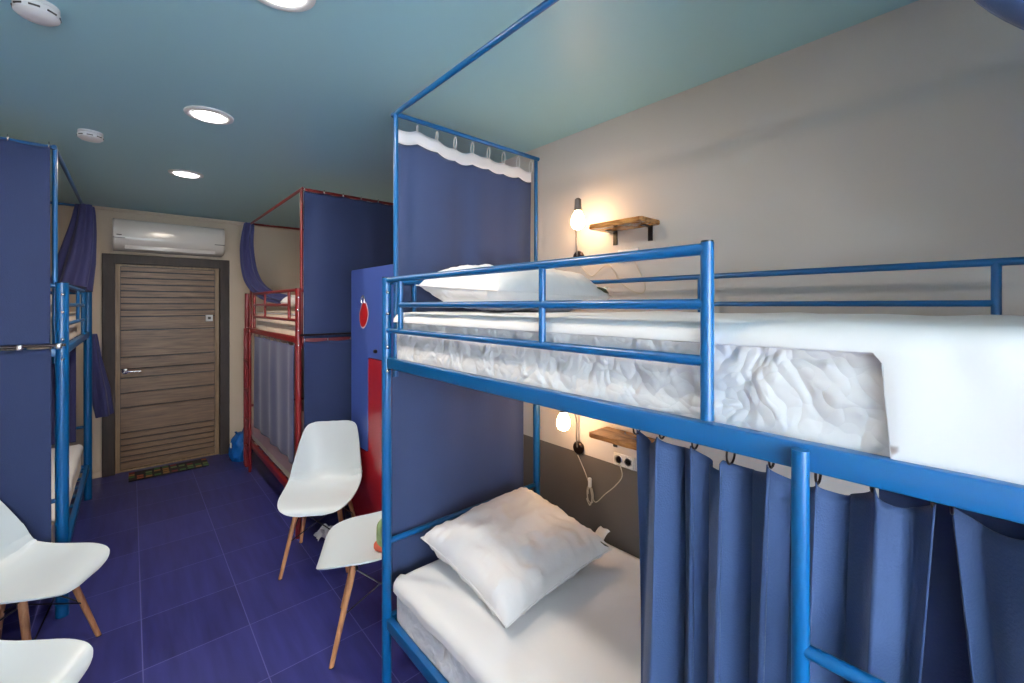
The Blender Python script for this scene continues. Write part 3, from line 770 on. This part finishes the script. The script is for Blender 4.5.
def shelf(z, label):
    root = empty('wall_shelf', (XR, 1.155, z)); tag(root, label, 'shelf', 'wooden wall shelves')
    bm = bmesh.new(); n = 26
    # slightly irregular live edge board
    top = []; 
    for s in (1, -1):
        pass
    ys = [-.145+.29*i/n for i in range(n+1)]
    prof = [(-.15+.006*noise.noise(Vector((y*14, z*3, 0)))+(.012 if i in (0, n) else 0), y) for i, y in enumerate(ys)]
    loops = []
    for zz in (-.011, .011):
        loops.append([bm.verts.new((x, y, zz)) for x, y in prof]+[bm.verts.new((-.001, y, zz)) for y in reversed(ys)])
    for l in loops: bm.faces.new(l)
    N = len(loops[0])
    for i in range(N): bm.faces.new((loops[0][i], loops[0][(i+1) % N], loops[1][(i+1) % N], loops[1][i]))
    bmesh.ops.bevel(bm, geom=[e for e in bm.edges if abs(e.verts[0].co.z-e.verts[1].co.z) < 1e-6], offset=.003, segments=2, affect='EDGES')
    obj('board', bm, M['shelf_wood'], root, False)
    for y in (-.10, .09):
        bm = bmesh.new(); box(bm, (-.0035, y, -.045), (.005, .022, .066)); box(bm, (-.035, y, -.0135), (.068, .022, .004))
        obj('bracket', bm, M['black'], root, False)
    return root
shelf(1.972, 'varnished rustic wooden shelf on the wall beside the upper lamp')
shelf(.985, 'varnished rustic wooden shelf on the wall beside the lower lamp')

def socket(y, z, label):
    root = empty('power_socket', (XR, y, z)); tag(root, label, 'socket', 'white wall sockets')
    obj('plate', bx((-.005, 0, 0), (.01, .115, .06), .004), M['white_plastic'], root)
    for s in (-1, 1):
        cup = obj('outlet', lathe(bmesh.new(), [(.023, 0), (.023, -.003), (.019, -.003), (.017, .004)], (-.010, s*.027, 0), 24, 'x'), M['white_plastic'], root)
        bm = bmesh.new()
        for q in (-1, 1): lathe(bm, [(.0025, -.0045), (.0025, -.002)], (-.009, s*.027+q*.008, 0), 10, 'x')
        obj('pin_hole', bm, M['black'], cup)
    return root
socket(1.17, 1.838, 'white double wall socket below the upper shelf')
socket(1.195, .852, 'white double wall socket below the lower shelf')

def cable(pts, r, label, coil=None):
    root = empty('lamp_cable', pts[0]); tag(root, label, 'cable', 'pale lamp cables')
    o_ = Vector(pts[0])
    obj('cord', tb([p-o_ for p in smoothpath(pts, 8)], r, 8), M['cord'], root)
    if coil:
        c = Vector(coil)-o_
        bm = bmesh.new(); pp = []
        for k in range(64):
            a = 2*PI*k/16; rr = .030+.004*math.sin(k*.9)
            pp.append(c+Vector((-.004*(k/16)-.004, math.cos(a)*rr*.55, math.sin(a)*rr*1.5)))
        tube(bm, pp, .0022, 6); obj('coil', bm, M['cord'], root)
        obj('inline_switch', bx(c+Vector((-.012, 0, .065)), (.014, .018, .05), .005), M['white_plastic'], root)
    return root
XW = XR-.012
cable([(XW-.012, 1.465, .815), (XW, 1.43, .74), (XW, 1.385, .655), (XW, 1.36, .60), (XW, 1.30, .66), (XW, 1.24, .72), (XW, 1.20, .78), (XW-.002, 1.215, .838)], .0024, 'pale cable with coil running from the lower lamp to the socket', (XW, 1.385, .63))
cable([(XW-.012, 1.465, 1.82), (XW, 1.44, 1.79), (XW, 1.38, 1.75), (XW, 1.28, 1.80), (XW, 1.20, 1.70), (XW, 1.10, 1.655), (XW, 1.08, 1.70), (XW-.002, 1.14, 1.825)], .0024, 'pale cable hanging from the upper lamp and socket behind the pillow')

# ------------------------------------------------------------------ ceiling fittings
def ceiling_light(x, y, label, first=None):
    if first: o = copy_tree(first); o.location = (x, y, H)
    else:
        o = empty('ceiling_light', (x, y, H))
        obj('trim_ring', lathe(bmesh.new(), [(.100, 0), (.099, -.006), (.090, -.010), (.076, -.007), (.070, .0)], (0, 0, 0), 48), M['white_plastic'], o)
        obj('diffuser', lathe(bmesh.new(), [(.069, -.0095), (.067, -.0105), (.02, -.0112)], (0, 0, 0), 40), M['diffuser'], o)
    ld = bpy.data.lights.new('led_light', 'AREA'); ld.shape = 'DISK'; ld.size = .15; ld.energy = CL[0]; ld.color = (1.0, .86, .70)
    if not first:
        lo = bpy.data.objects.new('led_light', ld); COL.objects.link(lo); lo.parent = o; lo.location = (0, 0, -.016)
    tag(o, label, 'ceiling light', 'round recessed ceiling lights'); return o
CL = [12.0]
l1 = ceiling_light(.285, 2.53, 'round recessed ceiling light, the middle one of the three seen')
ceiling_light(.29, 3.76, 'round recessed ceiling light closest to the door', l1)
ceiling_light(.32, 1.38, 'round recessed ceiling light cut by the top edge of the picture', l1)

def detector(x, y, label):
    o = empty('smoke_detector', (x, y, H)); tag(o, label, 'smoke detector', 'white smoke detectors')
    obj('mount_ring', lathe(bmesh.new(), [(.050, 0), (.050, -.010), (.046, -.012)], (0, 0, 0), 40), M['white_plastic'], o)
    b_ = obj('detector_body', lathe(bmesh.new(), [(.046, -.012), (.051, -.016), (.050, -.034), (.040, -.042), (.016, -.045)], (0, 0, 0), 40), M['white_plastic'], o)
    for k in range(8):
        a = 2*PI*k/8
        bm = bmesh.new(); box(bm, (0, 0, 0), (.006, .024, .005))
        q = obj('vent_slot', bm, M['slot'], b_, False); q.location = (math.cos(a)*.0485, math.sin(a)*.0485, -.027); q.rotation_euler = (0, 0, a)
    return o
detector(-.215, 1.95, 'white smoke detector at the top left edge of the ceiling')
detector(-.16, 3.20, 'white smoke detector further back on the ceiling above the left bed')

# ------------------------------------------------------------------ air conditioner
ac = empty('air_conditioner', (.305, YF, 2.115)); tag(ac, 'white split air conditioner on the wall above the wooden door', 'air conditioner')
def ac_bm():
    prof = [(0, 0), (-.10, 0), (-.165, .018), (-.195, .06), (-.205, .12), (-.205, .20), (-.195, .262), (-.17, .284), (-.13, .29), (0, .29)]
    bm = bmesh.new(); A = []
    for x in (-.43, .43): A.append([bm.verts.new((x, y, z)) for y, z in prof])
    n = len(prof)
    for i in range(n): bm.faces.new((A[0][i], A[0][(i+1) % n], A[1][(i+1) % n], A[1][i]))
    bm.faces.new(A[0]); bm.faces.new(A[1])
    bmesh.ops.bevel(bm, geom=[e for e in bm.edges if abs(e.verts[0].co.x-e.verts[1].co.x) < 1e-6 and e.verts[0].co.y < -.05 and abs(e.verts[0].co.x) > .4], offset=.012, segments=3, affect='EDGES')
    return bm
obj('housing', ac_bm(), M['ac_plastic'], ac)
obj('panel_gap', bx((-.385, -.2045, .108), (.085, .004, .006)), M['slot'], ac, False)
obj('panel_gap', bx((.385, -.2045, .108), (.085, .004, .006)), M['slot'], ac, False)
obj('louver', bx((0, -.178, .034), (.70, .012, .052), .005), M['ac_plastic'], ac)
obj('display_mark', bx((-.385, -.2055, .135), (.035, .002, .008)), M['slot'], ac, False)

# ------------------------------------------------------------------ floor things
o = obj('doormat', bx((0, 0, .006), (.60, .26, .012), .003), M['mat'], None, False); o.location = (.285, 5.34, 0)
tag(o, 'narrow patchwork doormat of red, green and orange squares in front of the door', 'doormat')

bg = empty('shopping_bag', (.865, 5.25, 0)); tag(bg, 'blue plastic carrier bag standing on the floor between the door and red bed', 'bag')
def bagfn(u, v):
    a = 2*PI*u; w = 1+.16*noise.noise(Vector((math.cos(a)*1.8, math.sin(a)*1.8, v*3)))+.09*noise.noise(Vector((math.cos(a)*5, math.sin(a)*5, v*8)))
    R = [.11, .125, .125, .115, .095, .045][min(5, int(v*5))]*(1-(v*5-int(v*5)))+[.11, .125, .125, .115, .095, .045, .045][min(6, int(v*5)+1)]*(v*5-int(v*5))
    return Vector((math.cos(a)*R*w*.85, math.sin(a)*R*w, .001+v*.27))
bm = surf(bagfn, 48, 30, closed_u=True)
bmesh.ops.holes_fill(bm, edges=[e for e in bm.edges if e.is_boundary])
obj('bag_body', bm, M['bag_blue'], bg)
for s in (-1, 1):
    f = lambda u, v, s=s: Vector((s*.02+(.03 if s > 0 else -.03)*u+.01*math.sin(v*5), .02*s+(.05-.03*u)*(v-.5)*2, .245+(.12 if s > 0 else .05)*u-.03*(v-.5)**2))
    obj('bag_handle', surf(f, 8, 8), M['bag_blue'], bg, mods=[('SOLIDIFY', dict(thickness=.002))])
obj('bag_print', bx((-.100, -.05, .17), (.01, .035, .05), .004), M['tag_white'], bg)

def ragfn(u, v):
    return Vector(((u-.5)*.14, (v-.5)*.10, .004+.055*abs(noise.noise(Vector((u*3, v*3, 7))))+.03*math.sin(PI*u)*math.sin(PI*v)))
o = obj('crumpled_cloth', surf(ragfn, 24, 20), M['sheet'], None, mods=[('SOLIDIFY', dict(thickness=.003, offset=1))]); o.location = (1.02, 3.10, .0)
tag(o, 'small crumpled white cloth on the floor behind the legs of the white chair', 'cloth')

# ------------------------------------------------------------------ light
W = bpy.data.worlds.new('daylight'); sc.world = W; W.use_nodes = True
bgn = W.node_tree.nodes['Background']
bgn.inputs['Color'].default_value = (.80, .91, 1.0, 1); bgn.inputs['Strength'].default_value = 21.0
pl_ = bpy.data.lights.new('window_portal', 'AREA'); pl_.shape = 'RECTANGLE'; pl_.size = 1.75; pl_.size_y = 1.46
pl_.cycles.is_portal = True
po = bpy.data.objects.new('window_portal', pl_); COL.objects.link(po)
po.location = ((WX0+WX1)/2, YB-.14, (WZ0+WZ1)/2); po.rotation_euler = (-PI/2, 0, 0)   # -Z of the light points to +Y
po.rotation_euler = (PI/2, 0, PI)

# ------------------------------------------------------------------ camera
cam = bpy.data.cameras.new('camera'); co = bpy.data.objects.new('camera', cam); COL.objects.link(co)
co.location = (0, 0, 1.6); co.rotation_euler = (PI/2, 0, -math.atan2(.6626, .749))
cam.sensor_fit = 'HORIZONTAL'; cam.sensor_width = 36; cam.lens = 36*431/1024; cam.shift_y = -36.2/1024; cam.clip_start = .02
sc.camera = co

sc.view_settings.view_transform = 'Standard'; sc.view_settings.look = 'None'; sc.view_settings.gamma = 1
sc.view_settings.use_curve_mapping = False; sc.view_settings.exposure = 0.36
sc.cycles.use_denoising = True
sc.cycles.max_bounces = 10; sc.cycles.diffuse_bounces = 5; sc.cycles.sample_clamp_indirect = 6
